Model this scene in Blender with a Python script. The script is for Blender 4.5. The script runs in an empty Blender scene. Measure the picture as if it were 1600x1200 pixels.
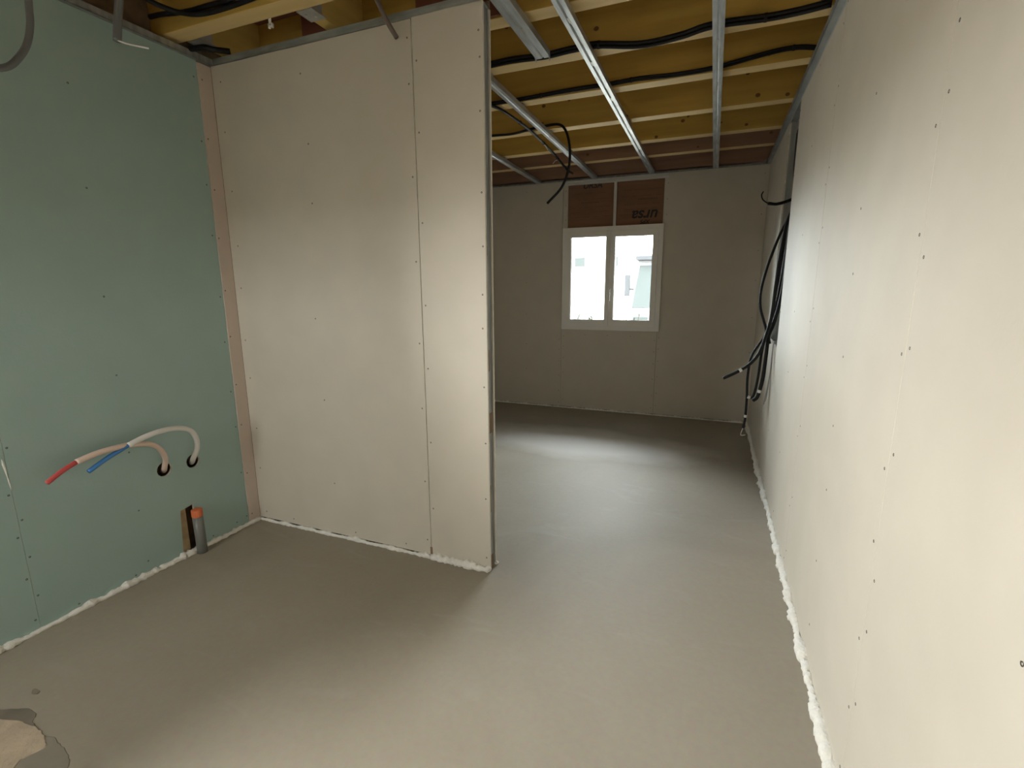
import bpy, bmesh, math, random
from mathutils import Vector, Matrix
random.seed(11)
S = bpy.context.scene
COL = S.collection

# ------------------------------------------------------------------ camera
cam_d = bpy.data.cameras.new('camera')
cam = bpy.data.objects.new('camera', cam_d)
COL.objects.link(cam)
cam_d.sensor_width = 36.0
cam_d.sensor_fit = 'HORIZONTAL'
cam_d.lens = 766.12 * 36.0 / 1600.0
cam_d.clip_start = 0.02
right = Vector((0.92746825, 0.37387461, -0.00451916))
up = Vector((-0.06793911, 0.18039677, 0.98124476))
fwd = Vector((-0.36767774, 0.90976634, -0.19271299))
M = Matrix((right, up, -fwd)).transposed().to_4x4()
M.translation = Vector((0, 0, 1.38))
cam.matrix_world = M
S.camera = cam

# ------------------------------------------------------------------ world, light, exposure
SKY_STRENGTH = 48.0
W2Y0, W2Y1, W2Z0, W2Z1 = -0.30, 0.89, 0.92, 1.92
W3X0, W3X1, W3Z0, W3Z1 = -2.36, -1.82, 1.10, 1.70      # small rear window added as fill light, next to the green wall      # side window opening in the left wall
w = bpy.data.worlds.new('overcast_sky')
S.world = w
w.use_nodes = True
bg = w.node_tree.nodes['Background']
bg.inputs[0].default_value = (0.92, 0.97, 1.0, 1)
bg.inputs[1].default_value = SKY_STRENGTH

def area(name, loc, direction, sx, sy, power, colour, portal=False):
    d = bpy.data.lights.new(name, 'AREA')
    d.shape = 'RECTANGLE'
    d.size, d.size_y = sx, sy
    d.energy = power
    d.color = colour
    d.cycles.is_portal = portal
    o = bpy.data.objects.new(name, d)
    COL.objects.link(o)
    o.location = loc
    o.rotation_euler = Vector(direction).to_track_quat('-Z', 'Z').to_euler()
    return o
area('back_window_portal', (-1.04, 5.452, 1.465), (0, -1, 0), 1.04, 1.08, 1, (1, 1, 1), True)
area('side_window_portal', (-2.575, (W2Y0 + W2Y1) / 2, (W2Z0 + W2Z1) / 2), (1, 0, 0), W2Z1 - W2Z0, W2Y1 - W2Y0, 1, (1, 1, 1), True)

area('fill_window_portal', ((W3X0 + W3X1) / 2, -1.22, (W3Z0 + W3Z1) / 2), (0, 1, 0), W3X1 - W3X0, W3Z1 - W3Z0, 1, (1, 1, 1), True)
vs = S.view_settings
vs.view_transform = 'Standard'
vs.look = 'None'
vs.exposure = 0.0
vs.gamma = 1.0
vs.use_curve_mapping = False
S.cycles.diffuse_bounces = 8
S.cycles.max_bounces = 14

# ------------------------------------------------------------------ materials
def mat(name, col, rough=0.6, metal=0.0, var=0.0, scale=8.0, bump=0.0, bscale=60.0, stretch=(1, 1, 1), col2=None, spec=0.5):
    m = bpy.data.materials.new(name)
    m.use_nodes = True
    nt = m.node_tree
    b = nt.nodes['Principled BSDF']
    b.inputs['Base Color'].default_value = (*col, 1)
    b.inputs['Roughness'].default_value = rough
    b.inputs['Metallic'].default_value = metal
    b.inputs['Specular IOR Level'].default_value = spec
    tc = nt.nodes.new('ShaderNodeTexCoord')
    mp = nt.nodes.new('ShaderNodeMapping')
    mp.inputs['Scale'].default_value = stretch
    nt.links.new(tc.outputs['Object'], mp.inputs[0])
    if var > 0 or col2:
        n = nt.nodes.new('ShaderNodeTexNoise')
        n.inputs['Scale'].default_value = scale
        n.inputs['Detail'].default_value = 6
        nt.links.new(mp.outputs[0], n.inputs['Vector'])
        r = nt.nodes.new('ShaderNodeValToRGB')
        c2 = col2 or tuple(c * (1 - var) for c in col)
        c1 = col if col2 else tuple(min(1, c * (1 + var)) for c in col)
        r.color_ramp.elements[0].position = 0.3
        r.color_ramp.elements[1].position = 0.7
        r.color_ramp.elements[0].color = (*c2, 1)
        r.color_ramp.elements[1].color = (*c1, 1)
        nt.links.new(n.outputs['Fac'], r.inputs[0])
        nt.links.new(r.outputs[0], b.inputs['Base Color'])
    if bump > 0:
        n2 = nt.nodes.new('ShaderNodeTexNoise')
        n2.inputs['Scale'].default_value = bscale
        n2.inputs['Detail'].default_value = 5
        nt.links.new(mp.outputs[0], n2.inputs['Vector'])
        bp = nt.nodes.new('ShaderNodeBump')
        bp.inputs['Strength'].default_value = bump
        bp.inputs['Distance'].default_value = 0.01
        nt.links.new(n2.outputs['Fac'], bp.inputs['Height'])
        nt.links.new(bp.outputs[0], b.inputs['Normal'])
    return m

M_BOARD = mat('plasterboard_paper', (0.56, 0.52, 0.452), 0.6, var=0.03, scale=5, bump=0.05, bscale=90)
M_STRIP = mat('plasterboard_paper_pinkish', (0.56, 0.475, 0.415), 0.65, var=0.04, scale=6, bump=0.05, bscale=90)
M_GREEN = mat('moisture_board_paper', (0.315, 0.435, 0.41), 0.55, var=0.03, scale=5, bump=0.05, bscale=90)
M_CORE = mat('gypsum_core', (0.66, 0.64, 0.58), 0.9, var=0.12, scale=30, bump=0.3, bscale=80)
M_BACK = mat('wall_cavity_wool', (0.16, 0.11, 0.06), 0.95, var=0.3, scale=12, bump=0.4, bscale=40)
M_SCREW = mat('screw_head', (0.06, 0.055, 0.05), 0.5, metal=0.3)
M_FOAM = mat('white_foam', (0.80, 0.79, 0.75), 0.85, var=0.06, scale=40, bump=0.5, bscale=120)
M_GALV = mat('galvanised_steel', (0.50, 0.54, 0.57), 0.42, metal=0.75, var=0.22, scale=7, stretch=(6, 1, 6), bump=0.05, bscale=30)
M_GALVX = mat('galvanised_steel_x', (0.44, 0.48, 0.48), 0.48, metal=0.7, var=0.25, scale=7, stretch=(1, 6, 6), bump=0.05, bscale=30)
M_STUDZ = mat('galvanised_steel_upright', (0.36, 0.38, 0.38), 0.5, metal=0.6, var=0.2, scale=5, stretch=(8, 8, 1))
M_WOOD = mat('yellow_treated_timber', (0.56, 0.37, 0.085), 0.6, scale=2.2, stretch=(0.5, 7, 7), col2=(0.42, 0.27, 0.055), bump=0.1, bscale=20)
M_WOODY = mat('yellow_treated_timber_y', (0.60, 0.43, 0.13), 0.6, scale=2.2, stretch=(7, 0.5, 7), col2=(0.50, 0.34, 0.09), bump=0.1, bscale=20)
M_WOODR = mat('reddish_brown_timber', (0.34, 0.20, 0.12), 0.65, scale=2.2, stretch=(0.5, 7, 7), col2=(0.22, 0.12, 0.075), bump=0.1, bscale=20)
M_DECK = mat('red_brown_roof_deck', (0.20, 0.075, 0.045), 0.75, var=0.25, scale=4)
M_WOODLIT = mat('timber_lit_underside', (0.66, 0.50, 0.24), 0.6, scale=2.2, stretch=(0.5, 7, 7), col2=(0.56, 0.41, 0.18), bump=0.1, bscale=20)  # joist undersides: light bounced off the floor painted in as paler timber
M_KNOT = mat('timber_knot', (0.16, 0.075, 0.02), 0.6)
M_BLACK = mat('black_conduit', (0.007, 0.007, 0.008), 0.5, bump=0.25, bscale=160, spec=0.3)
M_GREYC = mat('grey_conduit', (0.16, 0.17, 0.18), 0.45, bump=0.2, bscale=160)
M_TAPE = mat('white_tape', (0.80, 0.80, 0.78), 0.5)
M_UPVC = mat('white_upvc', (0.80, 0.79, 0.76), 0.35)
M_GASKET = mat('window_gasket', (0.25, 0.25, 0.25), 0.6)
M_KRAFT = mat('kraft_insulation', (0.235, 0.125, 0.07), 0.8, scale=3, stretch=(1, 1, 6), col2=(0.19, 0.10, 0.058))
M_PRINT = mat('black_print', (0.03, 0.025, 0.025), 0.8)
M_PRINTF = mat('faint_print', (0.13, 0.07, 0.045), 0.8)
M_SHEATH = mat('white_sheath', (0.74, 0.72, 0.70), 0.5)
M_SHEATHP = mat('pinkish_sheath', (0.72, 0.56, 0.48), 0.5)
M_RED = mat('red_pex', (0.48, 0.07, 0.07), 0.4)
M_BLUE = mat('blue_pex', (0.05, 0.20, 0.50), 0.4)
M_DRAIN = mat('grey_drain_pvc', (0.16, 0.165, 0.155), 0.4)
M_ORANGE = mat('orange_cap', (0.62, 0.16, 0.06), 0.5)
M_BRACK = mat('zinc_bracket', (0.42, 0.43, 0.42), 0.4, metal=0.5, var=0.15, scale=12)
M_PATCH = mat('dried_plaster', (0.47, 0.385, 0.29), 0.9, var=0.14, scale=14, bump=0.4, bscale=60)
M_SMEAR = mat('damp_mortar_smear', (0.195, 0.17, 0.135), 0.6, var=0.2, scale=9)
M_ADH = mat('brown_smear', (0.20, 0.13, 0.08), 0.8, var=0.3, scale=20)
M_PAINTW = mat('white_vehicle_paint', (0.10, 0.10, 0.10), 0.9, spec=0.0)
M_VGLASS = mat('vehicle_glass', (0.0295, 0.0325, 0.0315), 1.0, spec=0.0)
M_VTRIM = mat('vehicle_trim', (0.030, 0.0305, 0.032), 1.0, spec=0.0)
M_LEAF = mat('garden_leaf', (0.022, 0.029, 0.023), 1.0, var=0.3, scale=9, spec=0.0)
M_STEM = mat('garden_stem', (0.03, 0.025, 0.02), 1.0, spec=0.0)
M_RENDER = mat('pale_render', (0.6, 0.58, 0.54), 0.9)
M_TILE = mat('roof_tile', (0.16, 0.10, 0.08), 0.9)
M_GROUND = mat('pale_gravel_ground', (0.22, 0.20, 0.17), 0.95, var=0.15, scale=6)
M_OUTER = mat('outer_block_wall', (0.30, 0.28, 0.25), 0.9, var=0.1)

def floor_material():
    m = bpy.data.materials.new('power_floated_screed')
    m.use_nodes = True
    nt = m.node_tree
    b = nt.nodes['Principled BSDF']
    L = nt.links.new
    tc = nt.nodes.new('ShaderNodeTexCoord')
    n1 = nt.nodes.new('ShaderNodeTexNoise'); n1.inputs['Scale'].default_value = 0.9; n1.inputs['Detail'].default_value = 5
    n1.inputs['Distortion'].default_value = 0.8
    n2 = nt.nodes.new('ShaderNodeTexNoise'); n2.inputs['Scale'].default_value = 45; n2.inputs['Detail'].default_value = 6
    L(tc.outputs['Object'], n1.inputs[0]); L(tc.outputs['Object'], n2.inputs[0])
    r1 = nt.nodes.new('ShaderNodeValToRGB')
    r1.color_ramp.elements[0].position = 0.35; r1.color_ramp.elements[0].color = (0.288, 0.255, 0.203, 1)
    r1.color_ramp.elements[1].position = 0.70; r1.color_ramp.elements[1].color = (0.343, 0.308, 0.255, 1)
    L(n1.outputs['Fac'], r1.inputs[0])
    mx = nt.nodes.new('ShaderNodeMix'); mx.data_type = 'RGBA'; mx.blend_type = 'OVERLAY'
    mx.inputs[0].default_value = 0.10
    L(r1.outputs[0], mx.inputs[6]); L(n2.outputs['Color'], mx.inputs[7])
    # a few pale laitance streaks in the far part of the slab
    w1 = nt.nodes.new('ShaderNodeTexNoise'); w1.inputs['Scale'].default_value = 1.6; w1.inputs['Detail'].default_value = 8
    w1.inputs['Distortion'].default_value = 2.2
    mp = nt.nodes.new('ShaderNodeMapping'); mp.inputs['Scale'].default_value = (0.8, 2.4, 1)
    L(tc.outputs['Object'], mp.inputs[0]); L(mp.outputs[0], w1.inputs[0])
    r2 = nt.nodes.new('ShaderNodeValToRGB')
    r2.color_ramp.elements[0].position = 0.60; r2.color_ramp.elements[0].color = (0, 0, 0, 1)
    r2.color_ramp.elements[1].position = 0.72; r2.color_ramp.elements[1].color = (1, 1, 1, 1)
    L(w1.outputs['Fac'], r2.inputs[0])
    mm = nt.nodes.new('ShaderNodeMix'); mm.data_type = 'RGBA'
    ms = nt.nodes.new('ShaderNodeMath'); ms.operation = 'MULTIPLY'; ms.inputs[1].default_value = 0.35
    L(r2.outputs[0], ms.inputs[0]); L(ms.outputs[0], mm.inputs[0])
    L(mx.outputs[2], mm.inputs[6]); mm.inputs[7].default_value = (0.37, 0.345, 0.31, 1)
    # pale laitance zone before the window, its light pool painted in, ragged edge
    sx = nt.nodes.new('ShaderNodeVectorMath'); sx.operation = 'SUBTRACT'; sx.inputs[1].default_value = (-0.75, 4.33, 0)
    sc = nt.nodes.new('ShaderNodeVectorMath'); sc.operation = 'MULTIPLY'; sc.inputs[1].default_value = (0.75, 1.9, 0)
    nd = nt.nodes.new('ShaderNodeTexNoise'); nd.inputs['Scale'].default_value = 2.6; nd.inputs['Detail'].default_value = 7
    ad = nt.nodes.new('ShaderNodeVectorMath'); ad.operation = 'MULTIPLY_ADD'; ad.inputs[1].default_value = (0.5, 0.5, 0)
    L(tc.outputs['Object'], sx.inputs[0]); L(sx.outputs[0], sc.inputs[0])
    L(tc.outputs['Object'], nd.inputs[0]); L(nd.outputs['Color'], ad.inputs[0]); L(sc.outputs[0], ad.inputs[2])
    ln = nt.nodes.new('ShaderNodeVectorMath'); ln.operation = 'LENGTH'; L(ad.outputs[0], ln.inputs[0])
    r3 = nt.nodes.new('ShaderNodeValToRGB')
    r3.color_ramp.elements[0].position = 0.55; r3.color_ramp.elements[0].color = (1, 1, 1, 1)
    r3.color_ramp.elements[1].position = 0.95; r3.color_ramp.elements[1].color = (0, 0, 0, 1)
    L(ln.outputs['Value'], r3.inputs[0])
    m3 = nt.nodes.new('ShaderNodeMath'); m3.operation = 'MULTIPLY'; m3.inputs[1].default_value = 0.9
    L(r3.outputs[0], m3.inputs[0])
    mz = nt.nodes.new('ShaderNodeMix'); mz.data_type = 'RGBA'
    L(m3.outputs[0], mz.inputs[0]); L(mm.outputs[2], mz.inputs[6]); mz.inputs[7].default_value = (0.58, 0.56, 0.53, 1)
    L(mz.outputs[2], b.inputs['Base Color'])
    rr = nt.nodes.new('ShaderNodeMapRange')
    rr.inputs[3].default_value = 0.52; rr.inputs[4].default_value = 0.66
    L(n1.outputs['Fac'], rr.inputs[0]); L(rr.outputs[0], b.inputs['Roughness'])
    b.inputs['Specular IOR Level'].default_value = 0.3
    bp = nt.nodes.new('ShaderNodeBump'); bp.inputs['Strength'].default_value = 0.12; bp.inputs['Distance'].default_value = 0.004
    L(n2.outputs['Fac'], bp.inputs['Height']); L(bp.outputs[0], b.inputs['Normal'])
    return m
M_FLOOR = floor_material()

def glass_material(name, tint):
    m = bpy.data.materials.new(name)
    m.use_nodes = True
    nt = m.node_tree
    nt.nodes.remove(nt.nodes['Principled BSDF'])
    out = nt.nodes['Material Output']
    t = nt.nodes.new('ShaderNodeBsdfTransparent'); t.inputs[0].default_value = (*tint, 1)
    g = nt.nodes.new('ShaderNodeBsdfGlossy'); g.inputs['Roughness'].default_value = 0.02
    f = nt.nodes.new('ShaderNodeFresnel'); f.inputs[0].default_value = 1.35
    mx = nt.nodes.new('ShaderNodeMixShader')
    nt.links.new(f.outputs[0], mx.inputs[0]); nt.links.new(t.outputs[0], mx.inputs[1]); nt.links.new(g.outputs[0], mx.inputs[2])
    nt.links.new(mx.outputs[0], out.inputs[0])
    return m
M_GLASS = glass_material('window_glass', (0.95, 0.97, 0.96))
M_GLASSB = glass_material('light_warming_glass', (1.0, 0.97, 0.92))  # tint added to both unseen windows to warm the light they let in

# ------------------------------------------------------------------ mesh helpers
def add_box(bm, x0, x1, y0, y1, z0, z1, mi=0):
    v = [bm.verts.new((x, y, z)) for x in (x0, x1) for y in (y0, y1) for z in (z0, z1)]
    for q in ((0, 1, 3, 2), (4, 6, 7, 5), (0, 4, 5, 1), (2, 3, 7, 6), (0, 2, 6, 4), (1, 5, 7, 3)):
        f = bm.faces.new([v[i] for i in q]); f.material_index = mi
    return v

def finish(name, bm, mats, parent=None, bevel=0, smooth=False):
    if bevel:
        bmesh.ops.bevel(bm, geom=list(bm.edges), offset=bevel, segments=1, affect='EDGES')
    bmesh.ops.recalc_face_normals(bm, faces=bm.faces)
    me = bpy.data.meshes.new(name)
    bm.to_mesh(me); bm.free()
    for m in (mats if isinstance(mats, (list, tuple)) else [mats]):
        me.materials.append(m)
    if smooth:
        for p in me.polygons: p.use_smooth = True
    o = bpy.data.objects.new(name, me)
    COL.objects.link(o)
    if parent: o.parent = parent
    return o

def boxes(name, lst, m, parent=None, bevel=0):
    bm = bmesh.new()
    for b in lst: add_box(bm, *b)
    return finish(name, bm, m, parent, bevel)

def tag(o, label=None, cat=None, group=None, kind=None):
    if label: o['label'] = label
    if cat: o['category'] = cat
    if group: o['group'] = group
    if kind: o['kind'] = kind
    return o

def thing(name, label, cat, loc=(0, 0, 0), group=None, kind=None):
    o = bpy.data.objects.new(name, None)
    o.empty_display_size = 0.1
    COL.objects.link(o)
    o.location = loc
    return tag(o, label, cat, group, kind)

def attach(o, root):
    """parent a part built in world coordinates to its thing"""
    o.parent = root
    o.matrix_parent_inverse = Matrix.Translation(-root.location)
    return o

def spline(pts, n=8):
    P = [Vector(p) for p in pts]
    P = [P[0] * 2 - P[1]] + P + [P[-1] * 2 - P[-2]]
    out = []
    for i in range(1, len(P) - 2):
        a, b, c, d = P[i - 1:i + 3]
        for k in range(n):
            t = k / n
            out.append(0.5 * ((2 * b) + (c - a) * t + (2 * a - 5 * b + 4 * c - d) * t * t + (3 * b - a - 3 * c + d) * t ** 3))
    out.append(P[-2])
    return out

def tube_bm(bm, path, r, sides=10, cap=True, rfun=None, mi=0):
    n = len(path)
    T = [(path[min(i + 1, n - 1)] - path[max(i - 1, 0)]).normalized() for i in range(n)]
    ref = Vector((0, 0, 1)) if abs(T[0].z) < 0.9 else Vector((1, 0, 0))
    u = T[0].cross(ref).normalized()
    rings = []
    for i in range(n):
        u = (u - T[i] * u.dot(T[i])).normalized()
        v = T[i].cross(u)
        ring = []
        for k in range(sides):
            a = 2 * math.pi * k / sides
            rr = rfun(i, k) if rfun else r
            ring.append(bm.verts.new(path[i] + (u * math.cos(a) + v * math.sin(a)) * rr))
        rings.append(ring)
    for i in range(n - 1):
        for k in range(sides):
            f = bm.faces.new((rings[i][k], rings[i][(k + 1) % sides], rings[i + 1][(k + 1) % sides], rings[i + 1][k]))
            f.material_index = mi
    if cap:
        bm.faces.new(rings[0][::-1]).material_index = mi
        bm.faces.new(rings[-1]).material_index = mi

def tube(name, pts, r, m, parent=None, n=8, sides=10):
    bm = bmesh.new()
    tube_bm(bm, spline(pts, n), r, sides)
    return finish(name, bm, m, parent, smooth=True)

def path_at(pts, frac, width, n=8):
    p = spline(pts, n)
    L = [0]
    for a, b in zip(p, p[1:]): L.append(L[-1] + (b - a).length)
    def pos(s):
        s = max(0, min(L[-1], s))
        for i in range(len(p) - 1):
            if L[i + 1] >= s:
                return p[i].lerp(p[i + 1], (s - L[i]) / max(1e-9, L[i + 1] - L[i]))
        return p[-1]
    s0 = frac * L[-1]
    return [pos(s0 - width / 2), pos(s0), pos(s0 + width / 2)]

def holed_board(name, outline, holes, x_in, x_out, m_face, m_core, parent):
    """a board lying in a plane of constant x, cut with true holes; outline and holes are (y, z) loops"""
    bm = bmesh.new()
    loops = []
    for lp in [outline] + holes:
        vs_ = [bm.verts.new((x_in, y, z)) for y, z in lp]
        loops.append(vs_)
        for i in range(len(vs_)): bm.edges.new((vs_[i], vs_[(i + 1) % len(vs_)]))
    bmesh.ops.triangle_fill(bm, edges=list(bm.edges), use_beauty=True)
    front = list(bm.faces)
    # drop triangles that fell inside a hole
    def inside(pt, lp):
        c = False
        for i in range(len(lp)):
            (y1, z1), (y2, z2) = lp[i], lp[(i + 1) % len(lp)]
            if (z1 > pt[1]) != (z2 > pt[1]) and pt[0] < (y2 - y1) * (pt[1] - z1) / (z2 - z1) + y1: c = not c
        return c
    bad = [f for f in front if any(inside((f.calc_center_median().y, f.calc_center_median().z), h) for h in holes)]
    bmesh.ops.delete(bm, geom=bad, context='FACES_ONLY')
    ext = bmesh.ops.extrude_face_region(bm, geom=list(bm.faces))
    bmesh.ops.translate(bm, vec=(x_out - x_in, 0, 0), verts=[g for g in ext['geom'] if isinstance(g, bmesh.types.BMVert)])
    bmesh.ops.recalc_face_normals(bm, faces=bm.faces)
    for f in bm.faces: f.material_index = 0 if abs(f.normal.x) > 0.7 else 1
    return finish(name, bm, [m_face, m_core], parent)

def board(name, x0, x1, y0, y1, z0, z1, axis, m, parent):
    """plasterboard with paper faces and a pale gypsum core on its cut edges, slightly eased"""
    bm = bmesh.new()
    add_box(bm, x0, x1, y0, y1, z0, z1)
    bmesh.ops.recalc_face_normals(bm, faces=bm.faces)
    for f in bm.faces:
        f.material_index = 0 if abs(f.normal[axis]) > 0.7 else 1
    bmesh.ops.bevel(bm, geom=list(bm.edges), offset=0.0012, segments=1, affect='EDGES')
    return finish(name, bm, [m, M_CORE], parent)

def screws(parent, pts, axis, sign):
    """countersunk drywall screw heads; pts are world points on the board face"""
    bm = bmesh.new()
    for p in pts:
        p = Vector(p)
        nrm = Vector((0, 0, 0)); nrm[axis] = sign
        a = Vector((0, 0, 1)); b = nrm.cross(a)
        r = 0.0042
        top = [bm.verts.new(p + nrm * 0.0006 + (a * math.cos(t) + b * math.sin(t)) * r) for t in [k * math.pi / 4 for k in range(8)]]
        low = [bm.verts.new(p - nrm * 0.004 + (a * math.cos(t) + b * math.sin(t)) * r * 0.5) for t in [k * math.pi / 4 for k in range(8)]]
        c = bm.verts.new(p - nrm * 0.0004)
        for k in range(8):
            bm.faces.new((top[k], top[(k + 1) % 8], c))
            bm.faces.new((top[k], low[k], low[(k + 1) % 8], top[(k + 1) % 8]))
    o = finish('screws', bm, M_SCREW, parent)
    o['kind'] = 'stuff'
    return o

def zs(n=9, lo=0.06, hi=2.42, j=0.04):
    return [lo + (hi - lo) * i / (n - 1) + random.uniform(-j, j) * (0 < i < n - 1) for i in range(n)]

# ------------------------------------------------------------------ room constants
XL, XR, YB, YP, XE, H, YR = -2.475, 0.415, 5.409, 2.005, -0.93, 2.5, -1.15
T = 0.0125

# floor
bm = bmesh.new()
add_box(bm, XL - 0.3, XR + 0.3, YR - 0.3, YB + 0.12, -0.12, 0.0)
floor = tag(finish('floor', bm, M_FLOOR), 'smooth grey screed floor with faint pale streaks', kind='structure')

# --- left wall
wl = boxes('wall_left', [(XL - 0.20, XL - 0.075, YR, W2Y0 - 0.25, 0, 2.77), (XL - 0.20, XL - 0.075, W2Y1 + 0.1, YB, 0, 2.77),
                         (XL - 0.20, XL - 0.075, W2Y0 - 0.25, W2Y1 + 0.1, 0, W2Z0 - 0.05), (XL - 0.20, XL - 0.075, W2Y0 - 0.25, W2Y1 + 0.1, W2Z1 + 0.1, 2.77),
                         (XL - 0.075, XL - T - 0.001, W2Y0 - 0.25, W2Y0 - 0.03, 0, 2.5), (XL - 0.075, XL - T - 0.001, W2Y1 + 0.03, W2Y1 + 0.1, 0, 2.5),
                         (XL - 0.075, XL - T - 0.001, W2Y0, W2Y1, W2Z1 + 0.0, W2Z1 + 0.12), (XL - 0.075, XL - T - 0.001, W2Y0, W2Y1, W2Z0 - 0.07, W2Z0),
                         (XL - 0.075, XL - T - 0.001, W2Y0 - 0.03, W2Y0, 0.0, 2.5), (XL - 0.075, XL - T - 0.001, W2Y1, W2Y1 + 0.03, 0.0, 2.5)], M_BACK)
tag(wl, 'pale green moisture board wall', kind='structure')
def circ(cy, cz, r, n=20): return [(cy + r * math.cos(2 * math.pi * k / n), cz + r * math.sin(2 * math.pi * k / n)) for k in range(n)]
slot = [(1.530, 0.018), (1.612, 0.018), (1.616, 0.266), (1.545, 0.256)]
b = holed_board('plasterboard', [(0.932, 0.008), (1.927, 0.008), (1.927, H), (0.932, H)],
                [circ(1.498, 0.500, 0.036), circ(1.645, 0.494, 0.036), slot], XL, XL - T, M_GREEN, M_CORE, wl)
b['label'] = 'green board with two pipe holes and a slot'
board('plasterboard', XL - T, XL, W2Y1, 0.9314, W2Z0 + 0.001, H, 0, M_GREEN, wl)
board('plasterboard', XL - T, XL, W2Y0 + 0.002, 0.9314, 0.008, W2Z0, 0, M_GREEN, wl)
board('plasterboard', XL - T, XL, W2Y0 + 0.002, W2Y1 - 0.002, W2Z1, H, 0, M_GREEN, wl)
board('plasterboard', XL - T, XL, YR, W2Y0, 0.018, H, 0, M_GREEN, wl)
b = board('plasterboard', XL - T, XL + 0.003, 1.930, YP, 0.018, H - 0.004, 0, M_STRIP, wl)
b['label'] = 'narrow pinkish beige strip of board in the corner'
board('plasterboard', XL - T, XL, 2.09, 3.4, 0.018, H, 0, M_BOARD, wl)
board('plasterboard', XL - T, XL, 3.403, YB, 0.018, H, 0, M_BOARD, wl)
pts = []
for z in (0.785, 0.487, 0.327, 0.155, 1.1, 1.4, 1.75, 2.05, 2.35): pts.append((XL, 0.943, z))
for z in (0.60, 0.421, 0.241, 0.057, 0.95, 1.3, 1.6, 1.95, 2.3): pts.append((XL, 0.920, z))
for z in (0.635, 0.343, 0.076, 1.0, 1.35, 1.8, 2.2): pts.append((XL, 1.355 + random.uniform(-.008, .008), z))
for z in zs(10): pts.append((XL, 1.912 + random.uniform(-.006, .004), z))
for z in zs(10): pts.append((XL + 0.003, 1.945 + random.uniform(-.005, .005), z))
pts += [(XL, 1.068, 0.035), (XL, 1.70, 0.04), (XL, 1.85, 0.05), (XL, 1.30, 0.035)]
screws(wl, pts, 0, 1)
# filler streak on the green seam
bm = bmesh.new()
st = [(0.9215, 0.745, 0.0015), (0.923, 0.725, 0.005), (0.926, 0.70, 0.0045), (0.9275, 0.675, 0.002), (0.929, 0.655, 0.003), (0.931, 0.62, 0.0008)]
ring = []
for y, z, hw in st:
    ring.append([bm.verts.new((XL - 0.0005, y - hw, z)), bm.verts.new((XL + 0.0012, y, z)), bm.verts.new((XL - 0.0005, y + hw, z))])
for a, b in zip(ring, ring[1:]):
    for k in range(3): bm.faces.new((a[k], a[(k + 1) % 3], b[(k + 1) % 3], b[k]))
bm.faces.new(ring[0]); bm.faces.new(ring[-1][::-1])
finish('filler_streak', bm, M_FOAM, wl)['label'] = 'white filler streak on the seam'

# --- right wall
GAP0, GAP1 = 3.652, 4.15
wr = boxes('wall_right', [(XR + 0.072, XR + 0.20, YR, YB, 0, 2.77)], M_BOARD)
tag(wr, 'long beige plasterboard wall with an open strip full of cables', kind='structure')
R_ = lambda y0, y1, z0=0.02, z1=H: board('plasterboard', XR, XR + T, y0, y1, z0, z1, 0, M_BOARD, wr)
R_(YR, 0.18); R_(0.183, 1.3604); R_(1.3628, 2.5400, 0.02, H - 0.001); R_(2.5428, GAP0, 0.02, H - 0.014)
b = R_(GAP1, YB); b['label'] = 'far board between the cable gap and the window wall'
b = R_(GAP0 + 0.004, GAP1 - 0.003, 0.02, 1.0); b['label'] = 'half height board under the cable gap'
pts = []
for zc in (0.95, 0.74, 0.49, 0.27, 0.08, 1.22, 1.50, 1.72, 1.95, 2.2, 2.42):
    pts.append((XR, 1.361 + 0.022, zc + random.uniform(-.02, .02)))
    pts.append((XR, 1.361 - 0.022, zc + random.uniform(-.07, .05)))
for z in (1.948, 1.62, 1.419, 1.15, 0.908, 0.681, 0.40, 0.15, 2.25): pts.append((XR, 1.912 + random.uniform(-.01, .02), z))
for z in zs(9):
    pts.append((XR, 2.541 + 0.02, z)); pts.append((XR, 2.541 - 0.02, z + 0.06))
for z in zs(7): pts.append((XR, 3.63, z)); pts.append((XR, 3.05, z + .03)); pts.append((XR, 0.78, z))
for z in zs(7): pts.append((XR, 4.19, z))
screws(wr, pts, 0, -1)
# studs lining the gap
def stud(parent, x0, x1, y, face, z0, z1, depth=0.035):
    bm = bmesh.new()
    t = 0.0015
    s = 1 if face > 0 else -1
    add_box(bm, x0, x1, min(y, y + s * t), max(y, y + s * t), z0, z1)
    for xx in (x0, x1 - t): add_box(bm, xx, xx + t, min(y, y - s * depth), max(y, y - s * depth), z0, z1)
    o = finish('metal_stud', bm, M_STUDZ, parent)
    return o
stud(wr, XR + T, XR + 0.070, GAP1 + 0.006, -1, 0.02, 2.5).name = 'metal_stud'
stud(wr, XR + T, XR + 0.070, GAP0 - 0.004, 1, 0.02, 2.5)
boxes('metal_track', [(XR + T + 0.001, XR + 0.068, GAP0, GAP1, 0.985, 0.9865), (XR - 0.006, XR + T, GAP0 + 0.02, GAP0 + 0.20, 0.9995, 1.003),
                      (XR - 0.006, XR - 0.0045, GAP0 + 0.02, GAP0 + 0.09, 0.985, 1.003)], M_GALV, wr)['label'] = 'bent metal track across the gap'

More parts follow.
